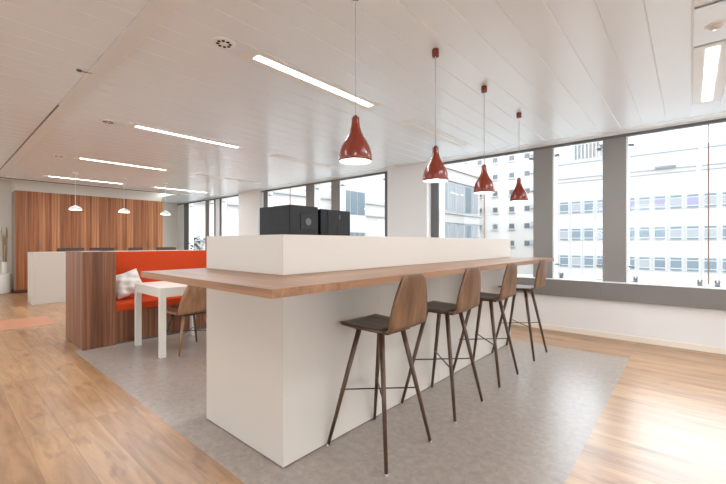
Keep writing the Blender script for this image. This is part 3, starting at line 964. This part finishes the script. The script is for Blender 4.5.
def make_bar_chair(label):
    t = thing('bar_chair', label, 'bar chair', (0, 0, 0), 0, 'dark bar chairs behind the white high table')
    boxobj('seat', (-0.20, 0.20, -0.22, 0.22, 0.74, 0.80), M['dark_uph'], t, 0.02)
    bm = NB()
    shell(bm, [(-0.19, 0.80, 0.22, 0.03), (-0.205, 0.90, 0.245, 0.035), (-0.215, 1.0, 0.255, 0.035), (-0.222, 1.08, 0.258, 0.035), (-0.225, 1.115, 0.255, 0.035), (-0.226, 1.125, 0.248, 0.035)], -0.035)
    obj('backrest', bm, M['dark_uph'], t)
    for sx in (-1, 1):
        for sy in (-1, 1):
            tapered_leg((sx * 0.15, sy * 0.16, 0.745), (sx * 0.2, sy * 0.2, 0.008), 0.014, 0.01, 'leg', M['black_rod'], t, False)
    bm = NB()
    for a, b in (((-1, -1), (1, -1)), ((1, -1), (1, 1)), ((1, 1), (-1, 1)), ((-1, 1), (-1, -1))):
        add_tube(bm, (a[0] * 0.182, a[1] * 0.188, 0.30), (b[0] * 0.182, b[1] * 0.188, 0.30), 0.008, seg=8)
    obj('footrest_ring', bm, M['black_rod'], t)
    return t


b0 = make_bar_chair('dark brown low backed bar chair behind the high table, leftmost of the four')
b0.location = (-10.75, 2.13, 0)
dup(b0, (-10.75, 2.75, 0), 0, 'dark brown low backed bar chair behind the high table, second from the left')
dup(b0, (-10.78, 3.66, 0), math.radians(38), 'dark brown bar chair behind the high table, turned sideways, third from the left')
dup(b0, (-10.75, 4.12 + 0.15, 0), 0, 'dark brown bar chair behind the high table, rightmost one nearest the windows')

# four tall cupboards
cy = [1.297, 2.168, 3.022, 3.872, 4.702]
lbl = ['tall walnut cupboard at the left end of the row beside the tall planter', 'tall walnut cupboard second from the left end of the row, behind the first white pendant',
       'tall walnut cupboard third from the left end of the row, behind the second white pendant', 'tall walnut cupboard at the right end of the row nearest the windows']
for q in range(4):
    y0, y1 = cy[q], cy[q + 1]
    t = thing('tall_cupboard', lbl[q], 'cupboard', (-12.7, (y0 + y1) / 2, 0), 0, 'tall walnut cupboards along the end wall')
    h = (y1 - y0) / 2
    boxobj('body', (-0.295, 0.275, -h, h, 0.085, 2.53), M['cupboard_side'], t)
    boxobj('plinth', (-0.295, 0.255, -h, h, 0, 0.085), M['plinth'], t)
    for s in (-1, 1):
        a, b = (-h + 0.0015, -0.0015) if s < 0 else (0.0015, h - 0.0015)
        d = boxobj('door', (0.277, 0.297, a, b, 0.088, 2.528), M['cupboard'], t, 0.001)
        yh = -0.035 if s < 0 else 0.035
        bm = NB()
        add_tube(bm, (0.322, yh, 1.08), (0.322, yh, 1.30), 0.004, seg=8)
        add_tube(bm, (0.297, yh, 1.10), (0.322, yh, 1.10), 0.005, seg=8); add_tube(bm, (0.297, yh, 1.28), (0.322, yh, 1.28), 0.005, seg=8)
        obj('handle', bm, M['steel'], d)
struct('wall_left.001', (XL, -12.45, 1.297, 4.702, 2.532, 2.82), M['wall_warm'])

# white dome pendants over the high table
def make_white_pendant(label):
    t = thing('dome_pendant', label, 'pendant lamp', (0, 0, H_CEIL), 0, 'white dome pendants over the high table')
    bm = NB(); add_lathe(bm, [(0.05, 0.0), (0.05, -0.02), (0.0005, -0.025)], seg=24, cap0=True)
    obj('ceiling_cap', bm, M['pend_white'], t)
    zt = 2.005 - H_CEIL; zb = 1.912 - H_CEIL
    bm = NB(); add_tube(bm, (0, 0, -0.02), (0, 0, zt), 0.004, seg=6)
    obj('cable', bm, M['white_plastic'], t)
    prof = [(0.0005, zt), (0.02, zt - 0.002)] + [(0.112 * math.sin(math.radians(a)) , zb + (zt - zb - 0.012) * math.cos(math.radians(a))) for a in (20, 35, 50, 65, 80, 90)]
    bm = NB(); add_lathe(bm, prof, seg=36)
    sh = obj('lamp_shade', bm, M['pend_white'], t)
    bm = NB(); add_lathe(bm, [(0.0005, zb - 0.004), (0.10, zb - 0.002), (0.108, zb + 0.002)], seg=36)
    obj('lit_diffuser', bm, M['bulb'], sh)
    return t


w0 = make_white_pendant('white dome pendant over the high table, leftmost of the three')
w0.location = (-9.35, 1.878, H_CEIL)
dup(w0, (-9.35, 2.74, H_CEIL), 0, 'white dome pendant over the high table, middle of the three')
dup(w0, (-9.35, 3.6, H_CEIL), 0, 'white dome pendant beside the right end of the cupboards, rightmost of the three')

# tall vase with dried reeds standing on a white pot
t = thing('plant_pot', 'round white floor pot at the left edge beside the cupboards', 'plant pot', (-12.72, 1.115, 0))
bm = NB(); add_lathe(bm, [(0.0005, 0.0), (0.14, 0.0), (0.15, 0.02), (0.15, 0.47), (0.146, 0.485), (0.138, 0.485), (0.135, 0.46), (0.0005, 0.46)], seg=36)
obj('pot', bm, M['planter'], t)
bm = NB(); add_lathe(bm, [(0.134, 0.462), (0.0005, 0.466)], seg=24)
obj('soil', bm, M['soil'], t)
t = thing('reed_vase', 'slim white vase of tall dried reeds standing in the round white pot', 'vase', (-12.71, 1.145, 0.466))
bm = NB(); add_lathe(bm, [(0.0005, 0.0), (0.05, 0.0), (0.056, 0.03), (0.056, 0.25), (0.05, 0.31), (0.044, 0.31), (0.046, 0.27), (0.0005, 0.26)], seg=28)
obj('vase', bm, M['planter'], t)
bm = NB()
for q in range(13):
    a = random.uniform(0, 2 * PI); s = random.uniform(0.02, 0.11)
    h = random.uniform(0.85, 1.2)
    p = (0.03 * math.cos(a), 0.03 * math.sin(a), 0.265)
    e = (s * math.cos(a) * 0.5 + random.uniform(-.01, .01), s * math.sin(a), h)
    add_tube(bm, p, e, 0.006, 0.004, seg=6)
    add_tube(bm, (e[0] * .8, e[1] * .8, h * .82), (e[0], e[1], h + 0.02), 0.010, 0.005, seg=6)
obj('reeds', bm, M['reed'], t)

# leafy plant by the far windows
t = thing('potted_plant', 'green leafy plant by the far windows showing just above the orange bench', 'plant', (-11.65, 5.42, 0))
bm = NB(); add_lathe(bm, [(0.0005, 0.0), (0.13, 0.0), (0.17, 0.4), (0.16, 0.4), (0.15, 0.36), (0.0005, 0.36)], seg=28)
obj('pot', bm, M['planter'], t)
bm = NB(); st = NB()
for q in range(9):
    a = q * 2.4; r = 0.10 + 0.03 * (q % 4)
    zt = 1.14 + 0.07 * (q % 6)
    tip = Vector((r * math.cos(a) * 1.5, r * math.sin(a), zt))
    add_tube(st, (0.02 * math.cos(a), 0.02 * math.sin(a), 0.34), tip, 0.007, 0.004, seg=6)
    for s in range(9):
        f = 0.5 + 0.06 * s
        c_ = Vector((0.02, 0.0, 0.34)).lerp(tip, min(f, 1.0))
        az = a + s * 2.2; L = random.uniform(0.14, 0.22)
        d = Vector((math.cos(az), math.sin(az), random.uniform(0.1, 0.7))).normalized()
        sd = d.cross(Vector((0, 0, 1))).normalized() * L * 0.24
        m1 = c_ + d * L * 0.45; tp = c_ + d * L + Vector((0, 0, -0.02))
        vs = [bm.verts.new(v) for v in (c_, m1 + sd, tp, m1 - sd)]
        vm = bm.verts.new(m1 + Vector((0, 0, -0.008)))
        for i in range(4):
            bm.faces.new((vs[i], vs[(i + 1) % 4], vm))
obj('stems', st, M['leaf'], t)
obj('leaves', bm, M['leaf'], t)
